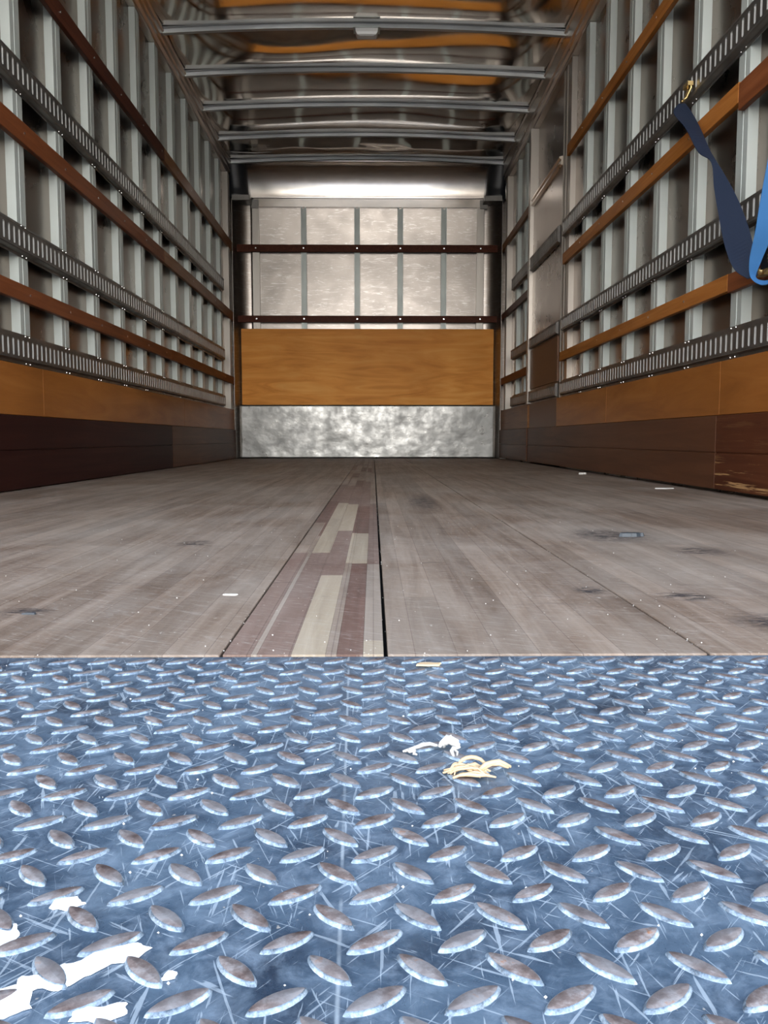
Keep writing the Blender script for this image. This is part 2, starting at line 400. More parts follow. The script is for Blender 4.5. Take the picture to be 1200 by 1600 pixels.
# ---------------------------------------------------------------- floor
fl = MB().box(L - .03, R + .03, .628, D + .04, -.05, -.016).build('floor', 'dark'); struct(fl, 'weathered hardwood load floor')
BX = [-1.155, -.93, -.655, -.368, -.1155, .0095, .2565, .522, .785, 1.068]
gaps = [0, .0008, .0010, .0012, .0026, .0032, .0026, .0012, .0008, 0]
for i in range(len(BX) - 1):
    x0 = BX[i] + gaps[i] / 2; x1 = BX[i + 1] - gaps[i + 1] / 2
    y0, y1 = .620, D + .02
    if i != 4:
        xs_, steps = [], 40
        mb = MB().box(x0, x1, y0, y1, -.0155, 0)
        part(mb, 'floor_board', 'floor', fl, bevel=.0012)
    else:
        # patchwork board of short staves in several woods: columns of (y-breaks, woods)
        cols = [(x0, -.0930, [(.62, 'fb_brown'), (1.19, 'floor'), (1.62, 'fb_red'), (2.18, 'fb_brown'), (3.0, 'floor'), (4.4, 'fb_brown'), (5.3, 'floor')]),
                (-.0930, -.0885, [(.62, 'fb_grey'), (1.15, 'floor'), (1.40, 'fb_red'), (2.18, 'fb_brown'), (3.1, 'fb_red'), (3.97, 'floor')]),
                (-.0885, -.0625, [(.62, 'fb_brown'), (.69, 'fb_brown'), (1.19, 'fb_beige'), (2.12, 'fb_brown'), (2.9, 'floor'), (3.55, 'fb_red'), (3.98, 'floor'), (5.2, 'fb_brown')]),
                (-.0625, -.0365, [(.62, 'fb_beige'), (.99, 'fb_brown'), (1.475, 'fb_beige'), (2.08, 'fb_brown'), (2.85, 'fb_red'), (3.28, 'floor'), (4.2, 'fb_red'), (4.8, 'floor')]),
                (-.0365, -.0280, [(.62, 'floor'), (1.09, 'fb_beige'), (1.44, 'fb_red'), (2.02, 'fb_brown'), (3.3, 'floor'), (4.6, 'fb_brown')]),
                (-.0280, -.0080, [(.62, 'fb_red'), (1.085, 'fb_beige'), (1.435, 'fb_red'), (2.02, 'fb_brown'), (3.2, 'floor'), (4.1, 'fb_red'), (4.7, 'floor')]),
                (-.0080, x1, [(.62, 'fb_beige'), (.664, 'fb_grey'), (1.08, 'fb_brown'), (2.1, 'floor'), (4.0, 'fb_brown')])]
        names = ['floor', 'fb_beige', 'fb_red', 'fb_brown', 'fb_grey']
        mb = MB()
        for (a, b, seg) in cols:
            for k, (ya, w) in enumerate(seg):
                yb = seg[k + 1][0] if k + 1 < len(seg) else y1
                mb.box(a + .0001, b - .0001, ya + .0002, yb - .0002, -.0155, 0, names.index(w))
        part(mb, 'floor_board', names, fl, label='narrow board of patched beige and red brown staves')

# ---------------------------------------------------------------- tail lift platform of checker plate
PT = -.0008
def lug_proto(ang, ln=.0215, wd=.0080, h=.00125):
    n = 20; base, top = [], []
    for k in range(n):
        t = 2 * PI * k / n
        u = math.cos(t); v = math.sin(t)
        vv = math.copysign(abs(v) ** 1.45, v)
        base.append((u * ln / 2, vv * wd / 2)); top.append((u * (ln / 2 - .0013), vv * (wd / 2 - .0010)))
    ca, sa = math.cos(ang), math.sin(ang)
    r_ = lambda p: (p[0] * ca - p[1] * sa, p[0] * sa + p[1] * ca)
    mid = [((b[0] * .45 + t[0] * .55), (b[1] * .45 + t[1] * .55)) for b, t in zip(base, top)]
    V = [(*r_(p), 0) for p in base] + [(*r_(p), h * .72) for p in mid] + [(*r_(p), h) for p in top] + [(0, 0, h * 1.06)]
    F = [(k, (k + 1) % n, n + (k + 1) % n, n + k) for k in range(n)] + [(n + k, n + (k + 1) % n, 2 * n + (k + 1) % n, 2 * n + k) for k in range(n)]
    T = [(2 * n + k, 2 * n + (k + 1) % n, 3 * n) for k in range(n)]
    return np.array(V), F, T
pl = thing('lift_platform', (0, -.3, PT), 'blue-grey painted steel tail lift platform with raised diamond tread', 'tail lift')
mb = MB()
mb.box(-1.16, 1.07, -.95, .6165, PT - .03, PT, 0)
px_, py_ = .0286, .0287
pA, pB = lug_proto(math.radians(33)), lug_proto(math.radians(-45))
rj = random.Random(3)
for j in range(-42, 15):
    for i in range(-41, 38):
        for (pr_, ox, oy) in ((pA, 0, 0), (pB, .5, .5)):
            x = .0005 + (i + ox) * px_; y = .2295 + (j + oy) * py_
            if y > .612 or y < -.93 or abs(x) > 1.045 + (.09 if x < 0 else 0): continue
            V, F, T = pr_
            k = rj.uniform(.93, 1.05)
            if y < -.1: 
                pass
            o_ = len(mb.v)
            mb.v += [(vx * k + x, vy * k + y, vz + PT) for vx, vy, vz in V]
            for q in F: mb.f.append(tuple(o_ + a for a in q)); mb.m.append(1); mb.sm.append(True)
            for q in T: mb.f.append(tuple(o_ + a for a in q)); mb.m.append(2); mb.sm.append(True)
me = bpy.data.meshes.new('tread_plate'); me.from_pydata([(a, b + .3, c - PT) for a, b, c in mb.v], [], mb.f)
for k in ('plate', 'lugside', 'lugtop'): me.materials.append(M[k])
me.polygons.foreach_set('material_index', mb.m); me.polygons.foreach_set('use_smooth', mb.sm); me.update()
tp = bpy.data.objects.new('tread_plate', me); COL.objects.link(tp); tp.parent = pl
part(MB().box(-1.14, 1.05, -.92, .58, -.09, -.031), 'frame', 'barrel', pl)
# ---------------------------------------------------------------- studs
def stud_mesh(z0, z1, s, w=.072):
    """hat channel: face towards the load space; s = -1 on the left wall, +1 on the right"""
    d = SK - ST
    hw = w / 2
    pr = [(0, -hw), (0, hw), (s * d, hw), (s * d, -hw)]
    mb = MB().prism(pr, 'Z', z0, z1)
    mb.prism([(-s * .0012, -.006), (-s * .0012, .002), (0, .003), (0, -.007)], 'Z', z0 + .002, z1 - .002)
    return mb.mesh('wall_stud', 'stud')
ms = {-1: stud_mesh(0, 2.238 - .245, -1), 1: stud_mesh(0, 2.188 - .235, 1)}
ORD = ['', 'second', 'third', 'fourth', 'fifth', 'sixth', 'seventh', 'eighth', 'ninth', 'tenth', 'eleventh', 'twelfth', 'thirteenth', 'fourteenth', 'fifteenth', 'sixteenth', 'seventeenth']
def stud(s, y, label, group, mesh=None, name='wall_stud'):
    x = (L - ST) if s < 0 else (R + ST)
    o = bpy.data.objects.new(name, mesh or ms[s]); COL.objects.link(o)
    o.location = (x, y, .245 if s < 0 else .235)
    return tag(o, label, 'wall stud', group)
LS = [6.43 - .3625 * i for i in range(16)]
for i, y in enumerate(LS):
    w = 'pale grey left wall stud, ' + ('nearest the front corner post' if i == 0 else ORD[i + 1 - 0] + ' from the corner post')
    stud(-1, y, w, 'studs along the left wall')
RS = [4.27 - .362 * i for i in range(10)]
for i, y in enumerate(RS):
    stud(1, y, 'pale grey right wall stud, ' + ('next to the wide side door post' if i == 0 else ORD[i + 1] + ' behind the side door post'), 'studs on the right wall behind the side door')
stud(1, 5.93, 'pale grey steel stud just past the side door on the right wall', 'studs on the right wall ahead of the side door')
stud(1, 6.27, 'pale grey steel stud between the side door and front corner post, nearer the corner', 'studs on the right wall ahead of the side door')
def post(s, y, w, z0, z1, label, xoff=0.0, mat_='post'):
    xe = L if s < 0 else R
    x0, x1 = sorted((xe + s * (ST - .014 + xoff), xe + s * SK))
    mb = MB()
    xi = xe + s * (ST - .014 + xoff)
    hw = w / 2
    d = s * .006
    pr = [(xi, -hw), (xi, -hw + .012), (xi + d, -hw + .016), (xi + d, hw * .1), (xi, hw * .1 + .004), (xi, hw * .1 + .014), (xi + d, hw * .1 + .018), (xi + d, hw - .016), (xi, hw - .012), (xi, hw), (xe + s * SK, hw), (xe + s * SK, -hw)]
    mb.prism(pr, 'Z', z0, z1)
    o = mb.build('upright_post' if 'corner' in label else 'door_post', mat_, loc=(0, y, 0))
    return tag(o, label, 'post')
post(-1, 6.74, .08, .404, 2.238, 'narrow aluminium post in the front left corner')
post(1, 6.66, .08, .398, 2.188, 'narrow aluminium post in the front right corner')
post(1, 4.69, .19, .40, 2.188, 'wide grooved aluminium post on the rear side of the side door', .0145)
post(1, 5.66, .06, .40, 2.188, 'slim aluminium post on the far side of the side door', -.008)

# ---------------------------------------------------------------- side door in the right wall
dr = struct(MB().box(R + .022, R + .034, 4.79, 5.63, .0, 1.72).build('door_1', 'skin'), 'flush aluminium side door panel')
part(MB().prism([(R + .022, 1.69), (R + .002, 1.695), (R + .002, 1.705), (R + .012, 1.71), (R + .012, 1.722), (R + .002, 1.727), (R + .002, 1.735), (R + .022, 1.74)], 'Y', 4.79, 5.63), 'door_header', 'rail', dr)
part(MB().box(R + .022, R + .034, 4.79, 5.63, .0, .40), 'door_frame', 'kick_mid', dr)

# ---------------------------------------------------------------- timber battens
def batten(s, y0, y1, z0, z1, m, label, zz=None, t=ST, group=None):
    xe = L if s < 0 else R
    a, b = sorted((xe + s * .001, xe + s * t))
    w = thing('timber_batten', (xe, y0, z0), label, 'batten', group)
    part(MB().box(a - xe, b - xe, 0, y1 - y0, 0, z1 - z0), 'board', m, w, bevel=.002)
    ys = [y for y in (LS if s < 0 else RS) if y0 + .03 < y < y1 - .03][:16]
    sm = None
    for y in ys:
        if sm is None:
            c = MB()
            n = 10
            c.add([(s * -.0012, math.cos(k * 2 * PI / n) * .004, math.sin(k * 2 * PI / n) * .004) for k in range(n)] + [(s * .002, math.cos(k * 2 * PI / n) * .004, math.sin(k * 2 * PI / n) * .004) for k in range(n)],
                  [tuple(range(n))] + [(k, (k + 1) % n, n + (k + 1) % n, n + k) for k in range(n)])
            sm = c.mesh('screw', 'rivet')
        o = bpy.data.objects.new('screw', sm); COL.objects.link(o); o.parent = w; o.location = (0, y - y0, (z1 - z0) / 2)
        o['label'] = 'bright screw head'
    return w
FE = D - .02
batten(-1, Y0 + .05, 4.67, 1.665, 1.735, 'slat_dark', 'dark brown top timber batten on the left wall, rear length')
batten(-1, 4.672, FE, 1.665, 1.735, 'slat_tan', 'lighter tan top timber batten on the left wall, front length')
batten(-1, Y0 + .05, 4.62, 1.115, 1.183, 'slat_red', 'red-brown middle timber batten on the left wall, rear length')
batten(-1, 4.622, FE, 1.115, 1.183, 'slat_tan', 'tan middle timber batten on the left wall, front length')
batten(-1, Y0 + .05, 4.75, .606, .660, 'slat_red', 'red-brown lower timber batten on the left wall, rear length')
batten(-1, 4.752, FE, .606, .664, 'slat_red', 'red-brown lower timber batten on the left wall, front length')
batten(1, Y0 + .05, 4.60, 1.675, 1.732, 'slat_orange', 'brown top timber batten on the right wall behind the side door')
batten(1, 5.66, FE, 1.668, 1.720, 'slat_tan', 'tan top timber batten on the right wall ahead of the side door')
batten(1, 2.452, 4.66, 1.118, 1.176, 'slat_orange', 'orange middle timber batten on the right wall, ends at the door post')
batten(1, Y0 + .05, 2.45, 1.095, 1.170, 'slat_red', 'dark red-brown middle timber batten at the right rear, butted to orange one')
batten(1, 5.66, FE, 1.118, 1.168, 'slat_dark', 'dark brown middle timber batten on the right wall ahead of the side door')
batten(1, 2.482, 4.70, .596, .646, 'slat_orange', 'orange lower timber batten on the right wall, ends at the door post')
batten(1, Y0 + .05, 2.48, .590, .644, 'slat_red', 'dark red-brown lower timber batten at the right rear under the ratchet')
batten(1, 5.66, FE, .600, .655, 'slat_red', 'red-brown lower timber batten on the right wall ahead of the side door')
for z0, z1, lb in ((1.677, 1.735, 'upper'), (1.115, 1.168, 'lower')):
    w = thing('timber_batten', (0, D, z0), 'dark brown %s timber batten across the front bulkhead' % lb, 'batten')
    part(MB().box(L + .004, R + .02, -.022, -.002, 0, z1 - z0), 'board', 'slat_dark', w, bevel=.002)
    for x in (-.95, -.563, -.129, .2235, .579, .877):
        n = 10; c = MB()
        c.add([(math.cos(k * 2 * PI / n) * .006, -.0245, math.sin(k * 2 * PI / n) * .006) for k in range(n)] + [(math.cos(k * 2 * PI / n) * .006, -.0215, math.sin(k * 2 * PI / n) * .006) for k in range(n)],
              [tuple(range(n))] + [(k, (k + 1) % n, n + (k + 1) % n, n + k) for k in range(n)])
        part(c, 'screw', 'rivet', w, loc=(x, 0, (z1 - z0) / 2), label='bright screw head')

# ---------------------------------------------------------------- slotted cargo tracks
def track(s, y0, y1, z0, z1, label, mats=('track', 'trackslot', 'dark'), slot_h=.050, ys=(), face=.006):
    xe = L if s < 0 else R
    t = thing('cargo_track', (xe, y0, z0), label, 'cargo track')
    hgt = z1 - z0; zc = hgt / 2 ; hh = slot_h / 2
    mb = MB(); ln = y1 - y0
    X = lambda d: s * d                      # d = depth behind the face
    xb = ST - .0015
    # flanges and sloped shoulders
    zi0, zi1 = zc - hh - .007, zc + hh + .007
    def strip(da, za, db, zb):
        mb.add([(X(da), 0, za), (X(da), ln, za), (X(db), ln, zb), (X(db), 0, zb)], [(0, 1, 2, 3)], 0)
    strip(xb, 0, xb - .002, 0); strip(xb - .002, 0, xb - .002, .009); strip(xb - .002, .009, .002, .013)
    strip(.002, .013, 0, .016); strip(0, .016, 0, zi0 - .003) if zi0 > .02 else None
    za = max(zi0, .016)
    strip(0, zi0 - .003, .0015, zi0)
    strip(.0015, zi1, 0, zi1 + .003); strip(0, zi1 + .003, 0, hgt - .016); strip(0, hgt - .016, .002, hgt - .013)
    strip(.002, hgt - .013, xb - .002, hgt - .009); strip(xb - .002, hgt - .009, xb - .002, hgt); strip(xb - .002, hgt, xb, hgt)
    pitch = .0375; n = int(ln / pitch); sw = .0125; c = .003
    off = (ln - n * pitch) / 2
    f0 = .0015
    for k in range(n):
        ya = off + k * pitch; yb = ya + pitch; ym = (ya + yb) / 2
        a0, a1 = ym - sw / 2, ym + sw / 2; b0, b1 = zc - hh, zc + hh
        hole = [(a0, b0 + c), (a0 + c, b0), (a1 - c, b0), (a1, b0 + c), (a1, b1 - c), (a1 - c, b1), (a0 + c, b1), (a0, b1 - c)]
        outer = [(ya, zi0), (yb, zi0), (yb, zi1), (ya, zi1)]
        V = [(X(f0), y, z) for y, z in outer] + [(X(f0), y, z) for y, z in hole] + [(X(f0 + .010), y, z) for y, z in hole]
        F = [(0, 4, 11), (0, 1, 6, 5), (0, 5, 4), (1, 7, 6), (1, 2, 8, 7), (2, 9, 8), (2, 3, 10, 9), (3, 11, 10), (3, 0, 11, 11)]
        F = [(0, 11, 4), (0, 4, 5), (0, 5, 6, 1), (1, 6, 7), (1, 7, 8, 2), (2, 8, 9), (2, 9, 10, 3), (3, 10, 11), (3, 11, 0)]
        mb.add(V, F, 0)
        mb.add(V, [(4 + i, 4 + (i + 1) % 8, 12 + (i + 1) % 8, 12 + i) for i in range(8)], 1)
    for a, b in ((0, off), (off + n * pitch, ln)):
        mb.add([(X(f0), a, zi0), (X(f0), b, zi0), (X(f0), b, zi1), (X(f0), a, zi1)], [(0, 1, 2, 3)], 0)
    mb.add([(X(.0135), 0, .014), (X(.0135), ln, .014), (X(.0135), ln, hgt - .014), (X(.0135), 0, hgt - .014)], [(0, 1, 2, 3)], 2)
    for y in (0, ln):
        mb.add([(X(xb), y, 0), (X(xb - .002), y, .009), (X(.002), y, .013), (X(.002), y, hgt - .013), (X(xb - .002), y, hgt - .009), (X(xb), y, hgt)], [(0, 1, 2, 3, 4, 5)], 0)
    rail = part(mb, 'rail', list(mats), t)
    # pairs of rivets on the flanges wherever the track crosses a stud
    rb = bmesh.new(); bmesh.ops.create_uvsphere(rb, u_segments=8, v_segments=5, radius=.003)
    rm = bpy.data.meshes.new('rivet'); rb.to_mesh(rm); rb.free(); rm.materials.append(M['rivet'])
    cnt = 0
    for y in ys:
        for z in (.0048, hgt - .0048):
            for dy in (-.016, .016):
                if cnt < 96:
                    o = bpy.data.objects.new('rivet', rm); COL.objects.link(o); o.parent = t
                    o.location = (X(xb - .003), y + dy - y0, z); o['label'] = 'bright rivet head'; cnt += 1
    return t
ysL = [y for y in LS if y > .8]; ysR = [y for y in RS if y > .8]
for z0, z1, nm in ((1.272, 1.385, 'top'), (.752, .858, 'middle'), (.405, .503, 'bottom')):
    track(-1, Y0 + .06, 6.44, z0, z1, '%s slotted steel cargo track on the left wall' % nm, slot_h=.052, ys=ysL)
for z0, z1, nm in ((1.262, 1.372, 'top'), (.752, .838, 'middle'), (.398, .492, 'bottom')):
    track(1, Y0 + .06, 4.68, z0, z1, '%s slotted steel cargo track on the right wall behind the side door' % nm, slot_h=.050, ys=ysR)
    track(1, 4.80, 5.625, z0, z1, '%s slotted cargo track fixed to the side door panel' % nm, slot_h=.046, mats=('track_dim', 'track', 'dark'))
    track(1, 5.70, 6.36, z0, z1, '%s short cargo track on the right wall ahead of the side door' % nm, slot_h=.046, mats=('track_dim', 'track', 'dark'))

# ---------------------------------------------------------------- plywood lining and kickboards
def panel(name, s, y0, y1, z0, z1, t0, t1, m, label, cat, groove=None):
    xe = L if s < 0 else R
    a, b = sorted((xe + s * t0, xe + s * t1)); mb = MB()
    if groove:
        mb.box(a, b, y0, y1, z0, groove - .002); mb.box(a, b, y0, y1, groove + .002, z1)
        q = xe + s * (t0 + .004); a, b = sorted((q, xe + s * t1)); mb.box(a, b, y0 + .001, y1 - .001, groove - .004, groove + .004)
    else: mb.box(a, b, y0, y1, z0, z1)
    return tag(mb.build(name, m, bevel=.0015), label, cat)
yb_ = [Y0 + .05, 2.9, 5.05, D - .002]
nmL = ['rear', 'middle', 'front']
for i in range(3):
    panel('plywood_panel', -1, yb_[i] + .001, yb_[i + 1] - .001, .2395, .402, .006, SK - .001, 'ply_side', 'orange plywood lining panel low on the left wall, %s length' % nmL[i], 'plywood panel')
panel('kickboard', -1, Y0 + .05, 4.70, .004, .238, -.002, SK - .001, 'kick_dark', 'dark red-brown kickboard along the base of the left wall', 'kickboard', .128)
panel('kickboard', -1, 4.702, D - .002, .004, .238, -.002, SK - .001, 'kick_mid', 'lighter worn brown kickboard at the front end of the left wall', 'kickboard', .128)
yr = [Y0 + .05, 2.52, 3.75, 4.77]
for i, lb in enumerate(('rear length nearest the opening', 'middle length', 'length ending at the side door')):
    panel('plywood_panel', 1, yr[i] + .001, yr[i + 1] - .001, .2355, .396, .006, SK - .001, 'ply_side', 'orange plywood lining panel low on the right wall, ' + lb, 'plywood panel')
panel('plywood_panel', 1, 5.67, D - .002, .2375, .396, .006, SK - .001, 'slat_tan', 'brown plywood lining panel low on the right wall ahead of the side door', 'plywood panel')
panel('kickboard', 1, Y0 + .05, 2.519, .012, .234, -.002, SK - .001, 'kick_worn', 'scraped brown kickboard at the right rear with pale gouges', 'kickboard', .122)
panel('kickboard', 1, 2.521, 4.74, .012, .234, -.002, SK - .001, 'kick_mid', 'brown kickboard on the right wall between scraped length and side door', 'kickboard', .122)
panel('kickboard', 1, 4.742, 5.65, .012, .236, .004, .021, 'kick_mid', 'brown kickboard across the foot of the side door', 'kickboard', .122)
panel('kickboard', 1, 5.652, D - .002, .012, .236, -.002, SK - .001, 'kick_mid', 'brown kickboard in the front right corner of the load space', 'kickboard', .122)
# bottom panel of the side door; the upper sheet paints in reflected plywood orange
part(MB().box(R + .012, R + .0215, 4.80, 5.62, .495, .748), 'plywood_and_reflection', 'inset', dr, label='brown sheet standing in for plywood reflected in the side door')
part(MB().box(R + .012, R + .0215, 4.80, 5.62, .237, .396), 'plywood_and_reflection', 'inset', dr, label='brown bottom inset of the side door')

# ---------------------------------------------------------------- front bulkhead
tag(MB().box(-1.128, 1.040, D, D + .018, .445, 1.064).build('plywood_panel', 'ply', bevel=.001), 'large orange plywood sheet across the front bulkhead', 'plywood panel')
tag(MB().box(-1.126, 1.038, D + .001, D + .018, .002, .444).build('plywood_panel', 'ply'), 'orange plywood strip showing behind the metal kick sheet edges', 'plywood panel')
# kick sheet: dented grid
nx, nz = 110, 30; vs, fs = [], []
for j in range(nz + 1):
    for i in range(nx + 1):
        x = -1.100 + 2.110 * i / nx; z = .003 + .440 * j / nz
        lo = (1 - j / nz) ** 1.5
        dn = .0035 * noise.noise(Vector((x * 7, z * 9, 2))) + .0030 * lo * noise.noise(Vector((x * 22, z * 26, 5))) - .008 * math.exp(-((z - .11) / .07) ** 2) * max(0, noise.noise(Vector((x * 2.4 + 2.2, 0, 9)))) * 1.6
        k = min(1, 8 * min(i / nx, 1 - i / nx), 8 * (1 - j / nz))
        vs.append((x, D - .016 - dn * k * .5, z))
for j in range(nz):
    for i in range(nx): a = j * (nx + 1) + i; fs.append((a, a + 1, a + nx + 2, a + nx + 1))
ks = MB().add(vs, fs, 0, True).build('kick_sheet', 'kick')
so = ks.modifiers.new('thick', 'SOLIDIFY'); so.thickness = .002
ks.data.update()
tag(ks, 'dented shiny galvanised kick sheet at the foot of the front bulkhead', 'metal sheet')
bm_s = []
for i, x in enumerate((-.563, -.129, .2235, .579)):
    pr = [(-.022, D + .002), (-.010, D + .002), (-.010, D + .014), (.010, D + .014), (.010, D + .002), (.022, D + .002), (.022, D + .005), (.013, D + .005), (.013, D + .045), (-.013, D + .045), (-.013, D + .005), (-.022, D + .005)]
    q = MB().prism(pr, 'Z', 1.064, 2.036).build('wall_stud', 'stud', loc=(x, 0, 0))
    tag(q, 'slim channel stud on the front bulkhead, %s counted from the left' % ('first', 'second', 'third', 'last')[i], 'wall stud', 'slim studs of the front bulkhead')
for x, lb in ((-.952, 'left'), (.877, 'right')):
    q = MB().box(-.028, .028, D + .004, D + .045, 1.064, 2.036).box(-.005, .0, D + .001, D + .005, 1.066, 2.034).build('wall_stud', 'post', loc=(x, 0, 0))
    tag(q, 'wide flat aluminium stud at the %s end of the front bulkhead' % lb, 'wall stud')
hr = thing('header_rail', (0, D, 2.036), 'bright aluminium header rail above the studs of the front bulkhead', 'rail')
part(MB().box(-.975, .920, -.004, .045, 0, .012).box(-.965, .910, .003, .045, .012, .068), 'rail', 'cove', hr)
for x in (-.955, .900): part(MB().box(x - .030, x + .030, -.010, -.004, -.012, .058), 'bracket', 'track', hr, bevel=.002, label='grey steel corner bracket')
for s, xe in ((-1, L), (1, R)):
    # black moulded corner fillets under the roof
    pr = [(0, 0)]
    mb = MB(); rings = []
    for j in range(9):
        t = j / 8; z = 2.075 + (2.36 - 2.075) * t
        w = .155 * (1 - .15 * t); dp = .12 + .06 * t
        ring = [(xe + s * .03, D + .03, z)]
        for k in range(9):
            a = k / 8 * PI / 2
            ring.append((xe + s * .02 - s * w * math.cos(a) ** .7, D + .03 - dp * math.sin(a) ** .7 - (.03 if t < .15 else 0), z))
        rings.append(ring)
    n = 10
    for ring in rings: mb.v += ring
    for j in range(8):
        for k in range(n): mb.f.append((j * n + k, j * n + (k + 1) % n, (j + 1) * n + (k + 1) % n, (j + 1) * n + k)); mb.m.append(0); mb.sm.append(k > 0)
    mb.f.append(tuple(range(n))); mb.m.append(0); mb.sm.append(False)
    mb.f.append(tuple(8 * n + k for k in range(n))); mb.m.append(0); mb.sm.append(False)
    t = thing('roof_corner_fillet', (xe, D, 2.055), 'black moulded corner cap under the roof at the front %s' % ('left' if s < 0 else 'right'), 'corner cap')
    mb.v = [(x - xe, y - D, z - 2.055) for x, y, z in mb.v]; part(mb, 'moulding', 'black', t)
    # riveted steel bracket at its foot
    a, b = sorted((xe - s * .005, xe - s * .15))
    part(MB().prism([(a - xe, -.128), (b - xe, -.128), (b - xe, .03), (a - xe, .03)], 'Z', 0, .040), 'bracket', 'track', t, bevel=.004, label='dark grey steel bracket')
# ---------------------------------------------------------------- roof bows and the little light
for i, y in enumerate(BOWS + [6.80]):
    n = 24; mb = MB(); secs = []
    prof = [(-.028, .014), (-.028, .010), (-.016, .008), (-.013, -.012), (.013, -.012), (.016, .008), (.028, .010), (.028, .014)]
    for k in range(n + 1):
        u = k / n * 2 - 1; x = (L - .005) + (R - L + .01) * k / n
        z = H - .005 + .035 * (1 - u * u)
        secs += [(x, py, z + pz) for py, pz in prof]
    m8 = len(prof)
    for k in range(n):
        for q in range(m8): mb.f.append((k * m8 + q, k * m8 + (q + 1) % m8, (k + 1) * m8 + (q + 1) % m8, (k + 1) * m8 + q)); mb.m.append(0); mb.sm.append(False)
    mb.v = secs
    mb.f += [tuple(range(m8)), tuple(range(n * m8, n * m8 + m8))]; mb.m += [0, 0]; mb.sm += [False, False]
    o = mb.build('roof_bow', 'bow', loc=(0, y, 0))
    k = len(BOWS) - i
    tag(o, ('steel roof bow closest to the front cove' if i == len(BOWS) else 'grey steel roof bow carrying the small interior light' if abs(y - 4.69) < .01 else 'grey steel roof bow, %s back from the one at the front cove' % ['', 'next', 'second', 'third', 'fourth', 'fifth', 'sixth', 'seventh', 'eighth', 'ninth', 'tenth', 'eleventh'][k]), 'roof bow', 'roof bows')
t = thing('ceiling_light', (-.032, 4.69, 2.363), 'small clear dome light on a roof bow in the middle of the ceiling', 'light')
part(MB().box(-.072, .072, -.045, .035, -.012, -.001), 'base', 'stud', t, bevel=.002)
mb = MB(); rings = []
for j, (k, dz) in enumerate(((1, -.012), (.97, -.030), (.86, -.042), (.6, -.047))):
    rings += [(sx_ * .060 * k, sy_ * .032 * k - .005, dz) for sx_, sy_ in ((-1, -1), (-.4, -1.04), (.4, -1.04), (1, -1), (1.03, 0), (1, 1), (-1, 1), (-1.03, 0))]
fs = [(j * 8 + k, j * 8 + (k + 1) % 8, j * 8 + 8 + (k + 1) % 8, j * 8 + 8 + k) for j in range(3) for k in range(8)] + [tuple(range(24, 32))]
part(mb.add(rings, fs, 0), 'lens', 'lamp', t)

# ---------------------------------------------------------------- ratchet strap on the right wall
def ribbon(pts, th=.0022):
    """pts: (centre, half-width vector)"""
    V, F = [], []
    C = [Vector(p[0]) for p in pts]; Wd = [Vector(p[1]) for p in pts]
    # subdivide with Catmull-Rom
    cs, ws = [], []
    n = len(pts)
    def crm(a, b, c, d, t): return .5 * ((2 * b) + (-a + c) * t + (2 * a - 5 * b + 4 * c - d) * t * t + (-a + 3 * b - 3 * c + d) * t ** 3)
    for i in range(n - 1):
        for k in range(8):
            t = k / 8; q = lambda A: crm(A[max(i - 1, 0)], A[i], A[i + 1], A[min(i + 2, n - 1)], t)
            cs.append(q(C)); ws.append(q(Wd))
    cs.append(C[-1]); ws.append(Wd[-1])
    for i, (c, w) in enumerate(zip(cs, ws)):
        t = (cs[min(i + 1, len(cs) - 1)] - cs[max(i - 1, 0)]).normalized(); nn = w.cross(t)
        nn = nn.normalized() * th / 2 if nn.length > 1e-6 else Vector((th / 2, 0, 0))
        V += [c - w - nn, c + w - nn, c + w + nn, c - w + nn]
    for i in range(len(cs) - 1):
        for k in range(4): F.append((i * 4 + k, i * 4 + (k + 1) % 4, i * 4 + 4 + (k + 1) % 4, i * 4 + 4 + k))
    F += [(0, 1, 2, 3), tuple(len(V) - 4 + k for k in range(4))]
    return MB().add(V, F, 0, False)
st = thing('ratchet_strap', (1.0, 2.15, .60), 'dark and bright blue ratchet strap hooked to the right wall cargo track', 'ratchet strap')
o0 = Vector((1.0, 2.15, .60))
def rel(p): return tuple(Vector(p) - o0)
HW = .025
part(ribbon([(rel((1.006, 2.800, 1.250)), (.014, .010, .004)), (rel((.990, 2.745, 1.200)), (.034, .012, .004)), (rel((.985, 2.640, 1.115)), (.026, .010, .004)),
             (rel((.985, 2.55, 1.02)), (.018, .004, .006)), (rel((.985, 2.475, .965)), (.007, .002, .004)),
             (rel((.978, 2.40, .880)), (.016, -.004, .012)), (rel((.970, 2.32, .790)), (.024, -.006, .018)), (rel((.960, 2.235, .690)), (.029, -.006, .020)),
             (rel((.952, 2.165, .610)), (.026, -.004, .012)), (rel((.958, 2.13, .570)), (.012, -.002, .004))]), 'webbing', 'web', st, label='dark blue webbing')
part(ribbon([(rel((1.008, 1.74, 1.300)), (.012, .018, .002)), (rel((.975, 1.80, 1.20)), (.020, .010, .002)), (rel((.940, 1.885, 1.02)), (.022, .004, .002)), (rel((.937, 1.955, .86)), (.024, .004, .0)), (rel((.940, 2.01, .74)), (.024, .004, -.002)),
             (rel((.942, 2.045, .66)), (.022, .004, -.002)), (rel((.942, 2.085, .60)), (.015, .002, -.002)), (rel((.948, 2.105, .565)), (.008, .004, .0)),
             (rel((.960, 2.07, .545)), (.010, .006, .006)), (rel((.970, 2.02, .548)), (.012, .004, .010))]), 'loose_webbing', 'web2', st, label='bright blue loose webbing')
